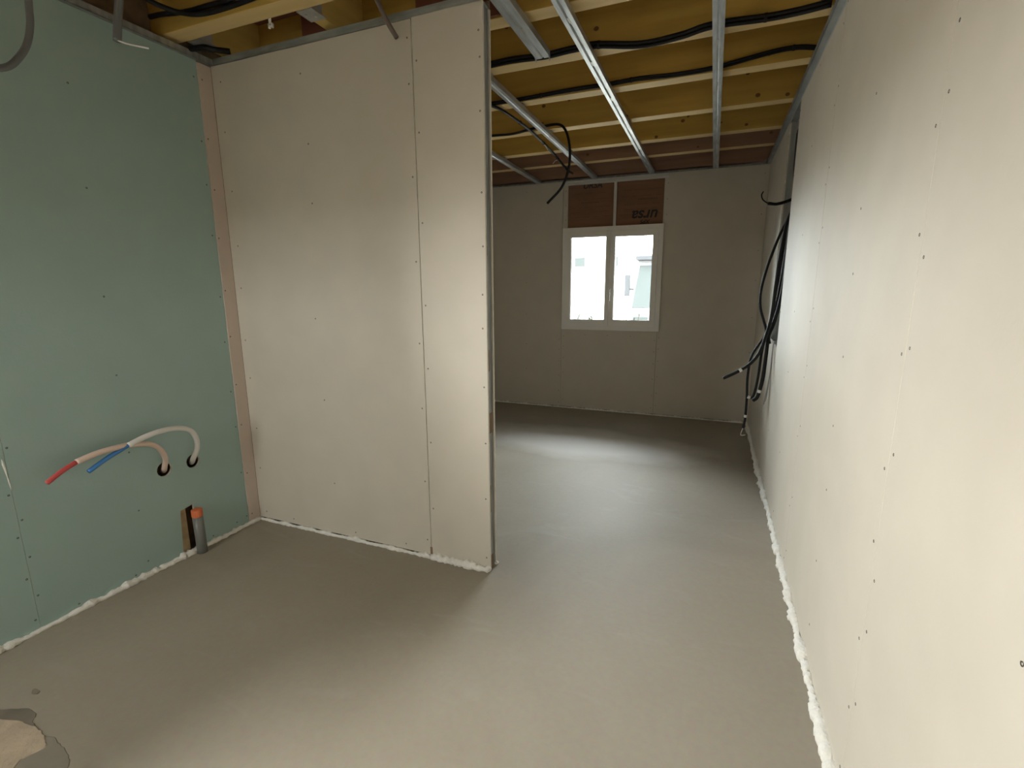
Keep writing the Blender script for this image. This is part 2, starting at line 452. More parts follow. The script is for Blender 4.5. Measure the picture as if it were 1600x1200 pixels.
# --- back wall
WX0, WX1, WZ0, WZ1 = -1.567, -0.507, 0.918, 2.012      # window outline
wb = boxes('wall_back', [(XL - 0.2, -1.66, YB + 0.045, YB + 0.14, 0, 2.77), (-0.42, XR + 0.2, YB + 0.045, YB + 0.14, 0, 2.77),
                         (-1.66, -0.42, YB + 0.045, YB + 0.14, 0, 0.88), (-1.66, -0.42, YB + 0.045, YB + 0.14, 2.22, 2.77)], M_OUTER)
boxes('window_packing', [(-1.72, -1.5225, YB + 0.013, YB + 0.047, 2.0125, 2.30), (-1.72, -1.5675, YB + 0.013, YB + 0.047, 0.84, 2.0125),
                         (-0.5065, -0.36, YB + 0.013, YB + 0.047, 0.84, 2.30), (-1.5675, -0.5065, YB + 0.013, YB + 0.047, 0.84, 0.9175),
                         (-1.72, -0.36, YB + 0.0405, YB + 0.047, 2.0125, 2.30)], M_STUDZ, wb)
boxes('corner_packing', [(XR + 0.0127, XR + 0.07, YB - 0.04, YB + 0.044, 0.0, 2.5)], M_STUDZ, wr)
tag(wb, 'dim beige plasterboard wall around the window', kind='structure')
Bd = lambda x0, x1, z0, z1: board('plasterboard', x0, x1, YB, YB + T, z0, z1, 1, M_BOARD, wb)
Bd(XL, -1.577, 0.018, H); Bd(-1.574, -0.5265, 0.018, 0.925); Bd(-0.5235, XR, 0.018, H)
b = Bd(-1.574, -1.522, 2.005, H - 0.01); b['label'] = 'narrow board edge left of the brown panels'
pts = []
for z in (0.06, 0.2, 0.38, 0.55, 0.68, 0.8): pts += [(-1.60, YB, z), (-1.548, YB, z + .04), (-0.548, YB, z + .02), (-0.50, YB, z + .05)]
for z in zs(8): pts += [(XR - 0.04, YB, z), (-2.0, YB, z)]
for z in (2.1, 2.25, 2.4): pts += [(-0.49, YB, z), (-1.545, YB, z)]
for x in (-1.3, -1.05, -0.8): pts.append((x, YB, 0.86))
screws(wb, pts, 1, -1)
# exposed insulation above the window
P1 = boxes('insulation_panel', [(-1.522, -1.030, YB + 0.014, YB + 0.04, 2.012, 2.46)], M_KRAFT, wb, 0.002)
P1['label'] = 'brown kraft insulation panel above the left sash'
P2 = boxes('insulation_panel', [(-1.000, -0.524, YB + 0.014, YB + 0.04, 2.012, 2.46)], M_KRAFT, wb, 0.002)
P2['label'] = 'brown kraft insulation panel above the right sash'
boxes('metal_stud', [(-1.031, -0.999, YB + 0.003, YB + 0.010, 2.012, 2.452), (-1.031, -1.029, YB + 0.003, YB + 0.03, 2.012, 2.452),
                     (-1.001, -0.999, YB + 0.003, YB + 0.03, 2.012, 2.452)], mat('pale_steel', (0.62, 0.60, 0.55), 0.5, metal=0.2), wb)
boxes('head_rail', [(-1.56, -0.485, YB - 0.004, YB + 0.012, 2.452, 2.476), (-1.56, -0.485, YB - 0.012, YB + 0.012, 2.476, 2.498)],
      mat('pale_steel_rail', (0.60, 0.60, 0.58), 0.45, metal=0.25), wb, 0.001)['label'] = 'pale metal rail over the brown panels'

def printed(body, x, z, size, rot, parent, m=M_PRINT, bold=0.012, shear=0.25):
    c = bpy.data.curves.new('lettering', 'FONT')
    c.body = body; c.size = size; c.align_x = 'CENTER'; c.align_y = 'CENTER'
    c.offset = bold * size; c.shear = shear; c.extrude = 0.0003
    o = bpy.data.objects.new('lettering', c)
    COL.objects.link(o)
    o.rotation_euler = (math.pi / 2, rot, 0)
    o.location = (x, YB + 0.0136, z)
    c.materials.append(m)
    o.parent = parent
    return o
printed('ursa', -0.700, 2.108, 0.155, math.pi, P2, bold=0.022)
printed('XPS', -0.700, 2.045, 0.055, math.pi, P2, bold=0.02)
printed('URSA', -1.262, 2.438, 0.085, 0, P1, bold=0.022)
for pan, x0, x1 in ((P1, -1.50, -1.06), (P2, -0.975, -0.545)):
    bm = bmesh.new()
    for z in (2.12, 2.17, 2.22, 2.30, 2.36):
        x = x0 + random.uniform(0, .06)
        while x < x1 - 0.04:
            l = random.uniform(0.03, 0.12)
            add_box(bm, x, min(x1, x + l), YB + 0.0134, YB + 0.0142, z, z + 0.004)
            x += l + random.uniform(0.004, 0.05)
    for k in range(9):
        cx = (x0 + x1) / 2 + (0.08 if pan is P2 else 0.0) + (k - 4.5) * 0.022
        add_box(bm, cx, cx + 0.016, YB + 0.0134, YB + 0.0142, 2.262, 2.274)
    finish('print_lines', bm, M_PRINTF, pan)['kind'] = 'stuff'

# --- rear wall (behind the camera)
wq = boxes('wall_rear', [(XL - 0.2, W3X0 - 0.05, YR - 0.15, YR - T, 0, 2.77), (W3X1 + 0.25, XR + 0.2, YR - 0.15, YR - T, 0, 2.77),
                         (W3X0 - 0.05, W3X1 + 0.25, YR - 0.15, YR - T, 0, W3Z0 - 0.05), (W3X0 - 0.05, W3X1 + 0.25, YR - 0.15, YR - T, W3Z1 + 0.15, 2.77)], M_BACK)
tag(wq, 'plasterboard wall behind the viewpoint', kind='structure')
for x0, x1, z0, z1 in ((XL, W3X0, 0.02, H), (W3X0 + 0.002, W3X1 - 0.002, 0.02, W3Z0), (W3X0 + 0.002, W3X1 - 0.002, W3Z1, H), (W3X1, -0.70, 0.02, H), (-0.697, XR, 0.02, H)):
    board('plasterboard', x0, x1, YR - T, YR, z0, z1, 1, M_BOARD, wq)

# --- partition
wp = stud(None, -2.46, -2.40, YP + 0.03, 1, 0.02, 2.5)
bpy.data.objects.remove(wp)
bm = bmesh.new()
YP2 = YP + T + 0.048
for x in (-2.40, -1.80, -1.2665):
    add_box(bm, x - 0.018, x + 0.018, YP + T, YP2, 0.0, 2.5)
wp = finish('wall_partition', bm, M_STUDZ)
tag(wp, 'free-ending beige plasterboard partition in the middle of the room', kind='structure')
Pb = lambda x0, x1, y, z0=0.018, z1=H: board('plasterboard', x0, x1, y, y + T, z0, z1, 1, M_BOARD, wp)
Pb(XL + 0.003, -1.2672, YP); Pb(-1.2638, XE, YP, 0.018, H + 0.004)
Pb(XL, -1.30, YP2); Pb(-1.297, XE + 0.002, YP2)
stud_end = boxes('metal_stud', [(XE - 0.010, XE - 0.0085, YP + T, YP2, 0.0, 2.515), (XE - 0.045, XE - 0.004, YP + T, YP + T + 0.0015, 0, 2.5),
                                (XE - 0.045, XE - 0.004, YP2 - 0.0015, YP2, 0, 2.5)], M_STUDZ, wp)
stud_end['label'] = 'grey metal end stud between the two boards'
bm = bmesh.new()
for z0, z1, y0, y1 in ((0.30, 0.44, .016, .034), (1.00, 1.10, .018, .036), (0.70, 0.80, .030, .058), (0.0, 0.07, .016, .05), (1.52, 1.56, .02, .03)):
    add_box(bm, XE - 0.0086, XE - 0.006, YP + y0, YP + y1, z0, z1)
finish('adhesive_smear', bm, M_ADH, wp, 0.001)['label'] = 'brown smears on the end stud'
pts = [(-1.87, YP, 2.069), (-1.875, YP, 1.795), (-1.914, YP, 1.226), (-1.898, YP, 0.792), (-1.873, YP, 0.321), (-1.885, YP, 2.38)]
for px in ((2.43, -1), (2.335, 1), (2.25, -1), (2.05, 1), (1.87, -1), (1.67, 1), (1.50, -1), (1.30, 1), (1.12, -1), (1.0, 1), (0.80, -1), (0.63, 1), (0.42, -1), (0.28, 1), (0.10, -1)):
    pts.append((-1.2655 + 0.021 * px[1], YP, px[0]))
for z in (2.40, 2.302, 2.10, 1.78, 1.557, 1.35, 1.20, 0.93, 0.66, 0.38, 0.07): pts.append((-0.945 + random.uniform(-.006, .002), YP, z))
for z in zs(10): pts.append((XL + 0.045 + random.uniform(-.01, .02), YP, z))
for x in (-2.2, -1.75, -1.42): pts.append((x, YP, 0.05))
screws(wp, pts, 1, -1)
boxes('metal_track', [(XL, XE, YP + 0.002, YP2 + T - 0.002, H + 0.001, H + 0.003), (XL, XE, YP + 0.002, YP + 0.004, H + 0.001, H + 0.034),
                      (XL, XE, YP2 + T - 0.004, YP2 + T - 0.002, H + 0.001, H + 0.034)], M_GALVX, wp)['label'] = 'metal head track on top of the partition'
boxes('edge_nick', [(-1.272, -1.2585, YP - 0.0008, YP + 0.002, 0.018, 0.062)], M_ADH, wp)['label'] = 'chipped dark seam end at the floor'

# --- foam beads along the wall bases
def foam(name, label, p0, p1, r, seed, step=0.012, gap=()):
    rnd = random.Random(seed)
    p0, p1 = Vector(p0), Vector(p1)
    n = int((p1 - p0).length / step)
    base = [r * rnd.uniform(0.7, 1.25) for _ in range(n + 1)]
    lump = [rnd.uniform(0.55, 1.35) for _ in range(n // 6 + 3)]
    d = (p1 - p0).normalized(); side = Vector((d.y, -d.x, 0))
    path, rad = [], []
    for i in range(n + 1):
        t = i / 6; k = int(t); f = t - k
        l = lump[k] * (1 - f) + lump[k + 1] * f
        rad.append(max(base[i] * l, r * 0.62))
        path.append(p0.lerp(p1, i / n) + side * rnd.uniform(-.2, .2) * r + Vector((0, 0, max(0.002, rad[-1] * 0.55))))
    bm = bmesh.new()
    tube_bm(bm, path, r, 8, rfun=lambda i, k: rad[i] * rnd.uniform(0.8, 1.15))
    o = finish(name, bm, M_FOAM, smooth=True)
    return tag(o, label, kind='structure')
foam('trim_1', 'white foam bead at the foot of the green wall', (XL + 0.004, 0.3, 0), (XL + 0.004, YP - 0.002, 0), 0.016, 1)
foam('trim_2', 'white foam bead at the foot of the partition', (XL + 0.01, YP - 0.002, 0), (-1.27, YP - 0.002, 0), 0.013, 2)
foam('trim_3', 'thick white foam bead at the free end of the partition', (-1.262, YP - 0.004, 0), (XE - 0.003, YP - 0.004, 0), 0.018, 3)
foam('trim_4', 'lumpy white foam bead at the foot of the right wall', (XR - 0.004, -0.3, 0), (XR - 0.004, YB - 0.01, 0), 0.021, 4)
foam('trim_5', 'thin white foam bead under the window wall', (XL, YB - 0.001, 0), (XR, YB - 0.001, 0), 0.010, 5)
foam('trim_6', 'white foam bead behind the partition', (XE + 0.006, YP2 + T, 0), (XL, YP2 + T + 0.004, 0), 0.014, 6)

# --- dried plaster spill and damp smears on the floor
def blob(name, loop, h, m, label):
    bm = bmesh.new()
    rnd = random.Random(len(loop))
    fine = []
    n = len(loop)
    for i in range(n):
        a, b_ = Vector(loop[i]), Vector(loop[(i + 1) % n])
        for k in range(6):
            p0_, p3_ = Vector(loop[(i - 1) % n]), Vector(loop[(i + 2) % n]); t = k / 6
            q = 0.5 * (2 * a + (b_ - p0_) * t + (2 * p0_ - 5 * a + 4 * b_ - p3_) * t * t + (3 * a - p0_ - 3 * b_ + p3_) * t ** 3) + Vector((rnd.uniform(-1, 1), rnd.uniform(-1, 1))) * 0.0022
            fine.append(q)
    top = [bm.verts.new((q.x, q.y, h)) for q in fine]
    c = sum(fine, Vector((0, 0))) / len(fine)
    low = [bm.verts.new((q.x + (q.x - c.x) * 0.03, q.y + (q.y - c.y) * 0.03, 0.0001)) for q in fine]
    f = bm.faces.new(top)
    for i in range(len(top)):
        j = (i + 1) % len(top)
        bm.faces.new((top[i], low[i], low[j], top[j]))
    bmesh.ops.triangulate(bm, faces=[f])
    o = finish(name, bm, m, floor)
    o['label'] = label
    return o
blob('floor_patch', [(-2.30, 0.60), (-2.10, 0.628), (-1.99, 0.655), (-1.90, 0.66), (-1.845, 0.648), (-1.81, 0.63), (-1.825, 0.585), (-1.80, 0.53), (-1.85, 0.42), (-2.3, 0.38)],
     0.004, M_PATCH, 'pale dried plaster patch on the grey floor')
blob('floor_smear', [(-2.26, 0.60), (-2.12, 0.655), (-2.05, 0.69), (-1.99, 0.692), (-1.965, 0.672), (-1.93, 0.655), (-2.08, 0.61)], 0.0018, M_SMEAR, 'dark damp smear behind the plaster patch')
blob('floor_smear', [(-1.84, 0.66), (-1.78, 0.655), (-1.70, 0.64), (-1.655, 0.60), (-1.66, 0.50), (-1.83, 0.48), (-1.85, 0.60)], 0.0014,
     mat('damp_screed', (0.25, 0.225, 0.185), 0.6, var=0.12, scale=9), 'damp smear right of the plaster patch')
blob('floor_smear', [(-2.125, 0.748), (-2.10, 0.752), (-2.085, 0.744), (-2.09, 0.735), (-2.115, 0.738)], 0.0012, M_SMEAR, 'small dark spot on the floor')

# ------------------------------------------------------------------ roof structure
ceil = boxes('ceiling', [(XL - 0.2, XR + 0.2, YR - 0.15, YB + 0.14, 2.772, 2.80)], M_DECK)
tag(ceil, 'red brown roof deck seen between the joists', kind='structure')
# perimeter rails
boxes('trim_7', [(XR - 0.030, XR + 0.05, YR, YB, H + 0.001, H + 0.003), (XR - 0.030, XR - 0.028, YR, YB, H + 0.001, H + 0.030),
                 (XR + 0.001, XR + 0.003, YR, YB, H - 0.012, H + 0.001)], mat('steel_angle', (0.34, 0.37, 0.385), 0.45, metal=0.5, var=0.2, scale=6))
tag(bpy.data.objects['trim_7'], 'grey metal edge rail along the top of the right wall', kind='structure')
boxes('trim_8', [(XL - 0.05, XL + 0.022, YR, YP, H + 0.001, H + 0.003), (XL + 0.020, XL + 0.022, YR, YP, H + 0.001, H + 0.030)], M_STUDZ)
tag(bpy.data.objects['trim_8'], 'dull metal edge rail along the top of the green wall', kind='structure')
boxes('trim_9', [(XL, XR, YB - 0.004, YB + 0.05, H + 0.001, H + 0.003), (XL, XR, YB - 0.004, YB - 0.002, H + 0.001, H + 0.014)], M_STUDZ)
tag(bpy.data.objects['trim_9'], 'thin metal edge rail above the window wall', kind='structure')

JF = [0.42, 0.90, 1.375, 1.86, 2.33, 2.78, 3.30, 3.90, 4.48, 4.96]
JL = {2: None,
      3: 'yellow ceiling joist over the front of the partition, nearest in view',
      4: 'yellow ceiling joist just behind the partition head, second in view',
      5: 'yellow ceiling joist with a black cable bundle, under the broken-off rail end',
      6: 'yellow ceiling joist with a thinner black cable, third before the last two',
      7: 'yellow ceiling joist behind the loose black cable loop',
      8: 'last yellow faced ceiling joist before the brown one',
      9: 'reddish brown ceiling joist nearest the window wall'}
JL[0] = 'yellow ceiling joist behind the viewpoint above the room'
JL[1] = 'yellow ceiling joist nearly overhead of the viewpoint'
JL[2] = 'yellow ceiling joist overhead, just in front of the top left corner'
for i, y in enumerate(JF):
    m = M_WOODR if i >= 9 else M_WOOD
    bm = bmesh.new()
    add_box(bm, XL - 0.075, XR + 0.07, y - 0.09, y, 2.55, 2.772)
    o = finish('ceiling_joist', bm, [m, M_WOODLIT], None, 0.002)
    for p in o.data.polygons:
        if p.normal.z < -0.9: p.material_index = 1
    tag(o, JL[i], 'joist', 'ceiling joists')
    bm = bmesh.new()
    rnd = random.Random(i * 7 + 3)
    for k in range(9):
        x = rnd.uniform(XL, XR); z = rnd.uniform(2.565, 2.74); r = rnd.uniform(0.006, 0.013)
        vs_ = [bm.verts.new((x + 1.2 * r * math.cos(a), y - 0.0905, z + r * math.sin(a))) for a in [t * math.pi / 4 for t in range(8)]]
        bk = [bm.verts.new((v.co.x, y - 0.088, v.co.z)) for v in vs_]
        bm.faces.new(vs_)
        for a in range(8): bm.faces.new((vs_[a], bk[a], bk[(a + 1) % 8], vs_[(a + 1) % 8]))
    kn = finish('knots', bm, M_KNOT, o); kn['kind'] = 'stuff'
# the last board against the window wall
o = boxes('ceiling_joist', [(XL - 0.075, XR + 0.07, 5.38, YB + 0.044, 2.53, 2.772)], M_WOODR, None, 0.002)
tag(o, 'dark wall plate timber lying on the window wall', 'joist', 'ceiling joists')
# blocking timbers between joist and partition, each with its zinc bracket
for k, (xa, lab) in enumerate(((-2.40, 'short yellow blocking timber in the corner above the green wall'), (-1.715, 'short yellow blocking timber above the middle of the partition'))):
    t = thing('blocking_timber', lab, 'timber', (xa, 1.95, 2.55), 'blocking timbers')
    o = boxes('timber', [(xa - 0.032, xa + 0.032, 1.862, 2.238, 2.556, 2.77)], M_WOODY, None, 0.002); attach(o, t)
    o = boxes('metal_bracket', [(xa - 0.036, xa + 0.05, 1.866, 1.955, 2.550, 2.5535), (xa + 0.033, xa + 0.036, 1.866, 1.945, 2.550, 2.62),
                                (xa - 0.036, xa - 0.033, 1.866, 1.945, 2.550, 2.62)], M_BRACK, None); attach(o, t)
    for dx, dy in ((-0.012, 1.90), (0.016, 1.925)):
        bm = bmesh.new()
        bmesh.ops.create_cone(bm, cap_ends=True, segments=8, radius1=0.006, radius2=0.006, depth=0.003, matrix=Matrix.Translation((xa + dx, dy, 2.549)))
        attach(finish('bolt', bm, M_GALV), t)
for x0, x1 in ((-2.06, -1.752), (-1.375, -0.95)):
    boxes('underlay_panel', [(x0, x1, 2.226, 2.238, 2.556, 2.768)], M_DECK, ceil)['label'] = 'dark red brown underlay panel'
# white clip under the front joist
t = thing('cable_clip', 'small white plastic clip hanging beside the front joist', 'clip', (-1.90, 1.868, 2.55))
bm = bmesh.new()
add_box(bm, -1.908, -1.894, 1.861, 1.866, 2.528, 2.60)
attach(finish('strap', bm, M_TAPE, None, 0.001), t)
bm = bmesh.new()
add_box(bm, -1.914, -1.906, 1.861, 1.872, 2.516, 2.532); add_box(bm, -1.896, -1.888, 1.861, 1.872, 2.516, 2.532); add_box(bm, -1.914, -1.888, 1.861, 1.872, 2.528, 2.534)
attach(finish('hook', bm, M_TAPE, None, 0.001), t)

# furring rails running towards the window wall
def channel(bm, x, y0, y1, z0, wdt, h):
    hw = wdt / 2
    prof = [(-hw, h), (-hw, 0.0), (-0.006, 0.0), (0.0, 0.006), (0.006, 0.0), (hw, 0.0), (hw, h), (hw - 0.008, h),
            (hw - 0.008, h - 0.0015), (hw - 0.0015, h - 0.0015), (hw - 0.0015, 0.0015), (0.0065, 0.0015), (0.0, 0.0075), (-0.0065, 0.0015),
            (-hw + 0.0015, 0.0015), (-hw + 0.0015, h - 0.0015), (-hw + 0.008, h - 0.0015), (-hw + 0.008, h)]
    a = [bm.verts.new((x + px, y0, z0 + pz)) for px, pz in prof]
    b_ = [bm.verts.new((x + px, y1, z0 + pz)) for px, pz in prof]
    n = len(prof)
    for i in range(n):
        j = (i + 1) % n
        bm.faces.new((a[i], a[j], b_[j], b_[i]))
    bm.faces.new(a[::-1]); bm.faces.new(b_)
def rail(x, y0, y1, label, wdt=0.05, z0=2.5, h=0.028, joists=True):
    t = thing('ceiling_rail', label, 'rail', (x, (y0 + y1) / 2, z0), 'ceiling rails')
    bm = bmesh.new(); channel(bm, x, y0, y1, z0, wdt, h)
    attach(finish('channel', bm, M_GALV), t)
    for y in JF:
        if y0 + 0.03 < y - 0.045 < y1 - 0.03:
            attach(boxes('hanger', [(x - 0.014, x + 0.014, y - 0.07, y - 0.02, z0 + 0.002, 2.5502)], M_BRACK), t)
    return t
rail(-0.057, YR + 0.02, YB - 0.006, 'straight ceiling rail nearest the right wall')
rail(-0.653, YR + 0.02, YB - 0.006, 'scuffed shiny ceiling rail, second from the right wall')
rail(-1.235, 2.08, YB - 0.006, 'ceiling rail ending above the left brown panel')
rail(-1.855, 2.08, YB - 0.006, 'far left ceiling rail beside the partition edge')
t = rail(-0.862, 1.2, 2.565, 'short broken-off ceiling rail end beside the partition', 0.072, 2.497, 0.03)
for s in (-1, 1):
    bm = bmesh.new()
    v = [bm.verts.new(p) for p in ((-0.862 + s * 0.036, 2.535, 2.499), (-0.862 + s * 0.036, 2.567, 2.499), (-0.862 + s * 0.036, 2.566, 2.478), (-0.862 + s * 0.034, 2.535, 2.499), (-0.862 + s * 0.034, 2.567, 2.499), (-0.862 + s * 0.034, 2.566, 2.478))]
    for q in ((0, 1, 2), (5, 4, 3), (0, 3, 4, 1), (1, 4, 5, 2), (2, 5, 3, 0)): bm.faces.new([v[i] for i in q])
    attach(finish('bent_tab', bm, M_GALV), t)

# ------------------------------------------------------------------ window in the back wall
win = boxes('window_1', [(WX0, WX0 + 0.045, YB - 0.030, YB + 0.045, WZ0, WZ1), (WX1 - 0.045, WX1, YB - 0.030, YB + 0.045, WZ0, WZ1),
                         (WX0 + 0.045, WX1 - 0.045, YB - 0.030, YB + 0.045, WZ0, WZ0 + 0.045), (WX0 + 0.045, WX1 - 0.045, YB - 0.030, YB + 0.045, WZ1 - 0.045, WZ1)], M_UPVC)
tag(win, 'white two sash window with bright daylight', kind='structure')
def sash(x0, x1, gx0, gx1, gz0, gz1, label):
    z0, z1 = WZ0 + 0.047, WZ1 - 0.047
    bm = bmesh.new()
    y0, y1 = YB - 0.044, YB + 0.03
    add_box(bm, x0, gx0, y0, y1, z0, z1); add_box(bm, gx1, x1, y0, y1, z0, z1)
    add_box(bm, gx0, gx1, y0, y1, z0, gz0); add_box(bm, gx0, gx1, y0, y1, gz1, z1)
    s = finish('sash', bm, M_UPVC, win)
    s['label'] = label
    g = 0.005
    boxes('gasket', [(gx0, gx0 + g, y0 + 0.012, y0 + 0.02, gz0, gz1), (gx1 - g, gx1, y0 + 0.012, y0 + 0.02, gz0, gz1),
                     (gx0 + g, gx1 - g, y0 + 0.012, y0 + 0.02, gz0, gz0 + g), (gx0 + g, gx1 - g, y0 + 0.012, y0 + 0.02, gz1 - g, gz1)], M_GASKET, s)
    boxes('pane', [(gx0, gx1, YB - 0.012, YB - 0.009, gz0, gz1)], M_GLASS, s)
    return s
sash(WX0 + 0.047, -1.068, -1.466, -1.086, 1.028, 1.912, 'left sash')
sr = sash(-1.066, WX1 - 0.047, -0.992, -0.604, 1.030, 1.906, 'right sash with the handle')
boxes('cover_strip', [(-1.082, -1.040, YB - 0.052, YB - 0.044, WZ0 + 0.05, WZ1 - 0.05)], M_UPVC, win, 0.002)
bm = bmesh.new()
add_box(bm, -1.044, -1.016, YB - 0.056, YB - 0.0445, 1.30, 1.37)
hd = finish('handle', bm, M_UPVC, win, 0.003)
bm = bmesh.new()
add_box(bm, -1.039, -1.021, YB - 0.088, YB - 0.056, 1.335, 1.36); add_box(bm, -1.039, -1.021, YB - 0.092, YB - 0.076, 1.235, 1.36)
finish('lever', bm, M_UPVC, hd, 0.003)
boxes('hinge_cap', [(WX1 - 0.062, WX1 - 0.044, YB - 0.052, YB - 0.044, 0.968, 1.03)], M_UPVC, win, 0.002)

# side window (left wall, just outside the photograph)
a0, a1, c0, c1, am = W2Y0, W2Y1, W2Z0, W2Z1, (W2Y0 + W2Y1) / 2
w2 = boxes('window_2', [(XL - 0.09, XL - 0.02, a0, a0 + 0.05, c0, c1), (XL - 0.09, XL - 0.02, a1 - 0.05, a1, c0, c1),
                        (XL - 0.09, XL - 0.02, a0 + 0.05, a1 - 0.05, c0, c0 + 0.05), (XL - 0.09, XL - 0.02, a0 + 0.05, a1 - 0.05, c1 - 0.05, c1)], M_UPVC)
tag(w2, 'white window in the green wall', kind='structure')
boxes('mullion', [(XL - 0.08, XL - 0.03, am - 0.02, am + 0.02, c0 + 0.05, c1 - 0.05)], M_UPVC, w2)
boxes('pane', [(XL - 0.055, XL - 0.052, a0 + 0.05, am - 0.02, c0 + 0.05, c1 - 0.05)], M_GLASSB, w2)
boxes('pane', [(XL - 0.055, XL - 0.052, am + 0.02, a1 - 0.05, c0 + 0.05, c1 - 0.05)], M_GLASSB, w2)

w3 = boxes('fill_window', [(W3X0, W3X0 + 0.04, YR - 0.06, YR - 0.005, W3Z0, W3Z1), (W3X1 - 0.04, W3X1, YR - 0.06, YR - 0.005, W3Z0, W3Z1),
                        (W3X0 + 0.04, W3X1 - 0.04, YR - 0.06, YR - 0.005, W3Z0, W3Z0 + 0.04), (W3X0 + 0.04, W3X1 - 0.04, YR - 0.06, YR - 0.005, W3Z1 - 0.04, W3Z1)], M_UPVC)
tag(w3, 'small white window added in the rear wall as fill light', kind='structure')  # unseen window, added to lift the left half of the room
boxes('pane', [(W3X0 + 0.04, W3X1 - 0.04, YR - 0.035, YR - 0.032, W3Z0 + 0.04, W3Z1 - 0.04)], M_GLASSB, w3)

# ------------------------------------------------------------------ cables
def cable(name, label, pts, r=0.0105, m=M_BLACK, tapes=(), cat='cable', group=None, bare=None):
    t = thing(name, label, cat, tuple(Vector(pts[0])), group)
    attach(tube('conduit', pts, r, m), t)
    for f in tapes:
        q = path_at(pts, f, 0.02)
        bm = bmesh.new(); tube_bm(bm, q, r + 0.0015, 10)
        o = finish('tape', bm, M_TAPE, smooth=False); o['label'] = 'white tape band'; attach(o, t)
    if bare:
        attach(tube('bare_wire', bare, 0.003, M_TAPE, n=4, sides=6), t)
    return t
CA = [(0.458, 3.9, 1.923), (0.449, 3.9, 1.867), (0.427, 3.88, 1.783), (0.404, 3.85, 1.582), (0.396, 3.85, 1.413), (0.39, 3.84, 1.24), (0.38, 3.84, 1.13), (0.348, 3.83, 0.983), (0.321, 3.82, 0.906), (0.269, 3.8, 0.838), (0.198, 3.78, 0.787), (0.109, 3.76, 0.738)]
CB = [(0.475, 3.94, 1.928), (0.465, 3.94, 1.871), (0.457, 3.92, 1.72), (0.452, 3.9, 1.541), (0.448, 3.9, 1.413), (0.433, 3.89, 1.261), (0.405, 3.88, 1.115), (0.384, 3.88, 1.038), (0.378, 3.87, 0.903), (0.371, 3.86, 0.743), (0.354, 3.85, 0.636), (0.341, 3.85, 0.593), (0.318, 3.85, 0.572)]
CC = [(0.466, 3.98, 1.918), (0.452, 3.98, 1.852), (0.41, 3.97, 1.752), (0.375, 3.96, 1.645), (0.338, 3.95, 1.502), (0.314, 3.94, 1.348), (0.319, 3.93, 1.236), (0.347, 3.93, 1.146), (0.369, 3.93, 1.074), (0.366, 3.93, 1.01), (0.353, 3.92, 0.909), (0.346, 3.92, 0.754), (0.331, 3.91, 0.622), (0.313, 3.91, 0.582), (0.287, 3.91, 0.585)]
CD = [(0.479, 4.03, 1.924), (0.47, 4.03, 1.857), (0.442, 4.02, 1.678), (0.426, 4.01, 1.481), (0.423, 4.0, 1.325), (0.413, 4.0, 1.166), (0.377, 3.99, 1.042), (0.326, 3.98, 0.947), (0.29, 3.97, 0.862), (0.28, 3.97, 0.718), (0.287, 3.97, 0.573), (0.289, 3.97, 0.435), (0.285, 3.97, 0.375), (0.279, 3.97, 0.330)]
G = 'black cables hanging from the wall gap'
def up_in(p): return [(0.458, p[0][1] + 0.02, 2.40), (0.462, p[0][1] + 0.01, 2.15)] + p
cable('black_cable', 'black cable whose taped tail pokes out furthest left over the window wall', up_in(CA), r=0.0115, tapes=(0.93,), group=G)
cable('black_cable', 'black cable hanging nearest the right wall with tape above its hooked tail', up_in(CB), r=0.0125, tapes=(0.955,), group=G)
cable('black_cable', 'black cable bowing out as the wide upper left loop of the bundle', up_in(CC), r=0.009, tapes=(0.995,), group=G)
cable('black_cable', 'longest black cable reaching down almost to the floor corner', up_in(CD), r=0.009, tapes=(0.955,), group=G,
      bare=[(0.280, 3.97, 0.335), (0.268, 3.97, 0.285), (0.272, 3.97, 0.272), (0.30, 3.97, 0.278)])
HK = [(0.483, 3.95, 1.978), (0.452, 3.93, 1.957), (0.414, 3.92, 1.941), (0.356, 3.9, 1.926), (0.304, 3.89, 1.932), (0.27, 3.88, 1.957), (0.26, 3.88, 1.987), (0.269, 3.88, 2.01)]
t = thing('black_cable', 'short black hooked cable stub poking out at the top of the gap', 'cable', HK[0])
attach(tube('conduit', HK[:5], 0.0105, M_BLACK), t)
attach(tube('bare_wire', HK[4:], 0.004, M_BLACK), t)
CE = [(0.470, 3.97, 1.93), (0.460, 3.97, 1.80), (0.450, 3.95, 1.60), (0.436, 3.94, 1.42), (0.420, 3.93, 1.26), (0.393, 3.92, 1.12), (0.385, 3.90, 1.03), (0.392, 3.88, 0.985)]
cable('black_cable', 'short black cable ending at the metal track under the gap', up_in(CE), r=0.0125, group=G)
W1 = [(0.42, 3.715, 1.002), (0.402, 3.715, 1.004), (0.398, 3.715, 0.947), (0.397, 3.717, 0.813), (0.396, 3.80, 0.661), (0.396, 3.892, 0.56), (0.397, 3.90, 0.54), (0.397, 3.88, 0.56), (0.397, 3.806, 0.60), (0.397, 3.727, 0.72), (0.398, 3.69, 0.85), (0.400, 3.68, 0.972), (0.403, 3.68, 1.004), (0.42, 3.68, 1.002)]
o = tube('thin_wire', W1, 0.0028, mat('grey_wire', (0.30, 0.28, 0.28), 0.5), n=6, sides=6)
tag(o, 'thin grey wire loop hanging below the gap on the right wall', 'wire')

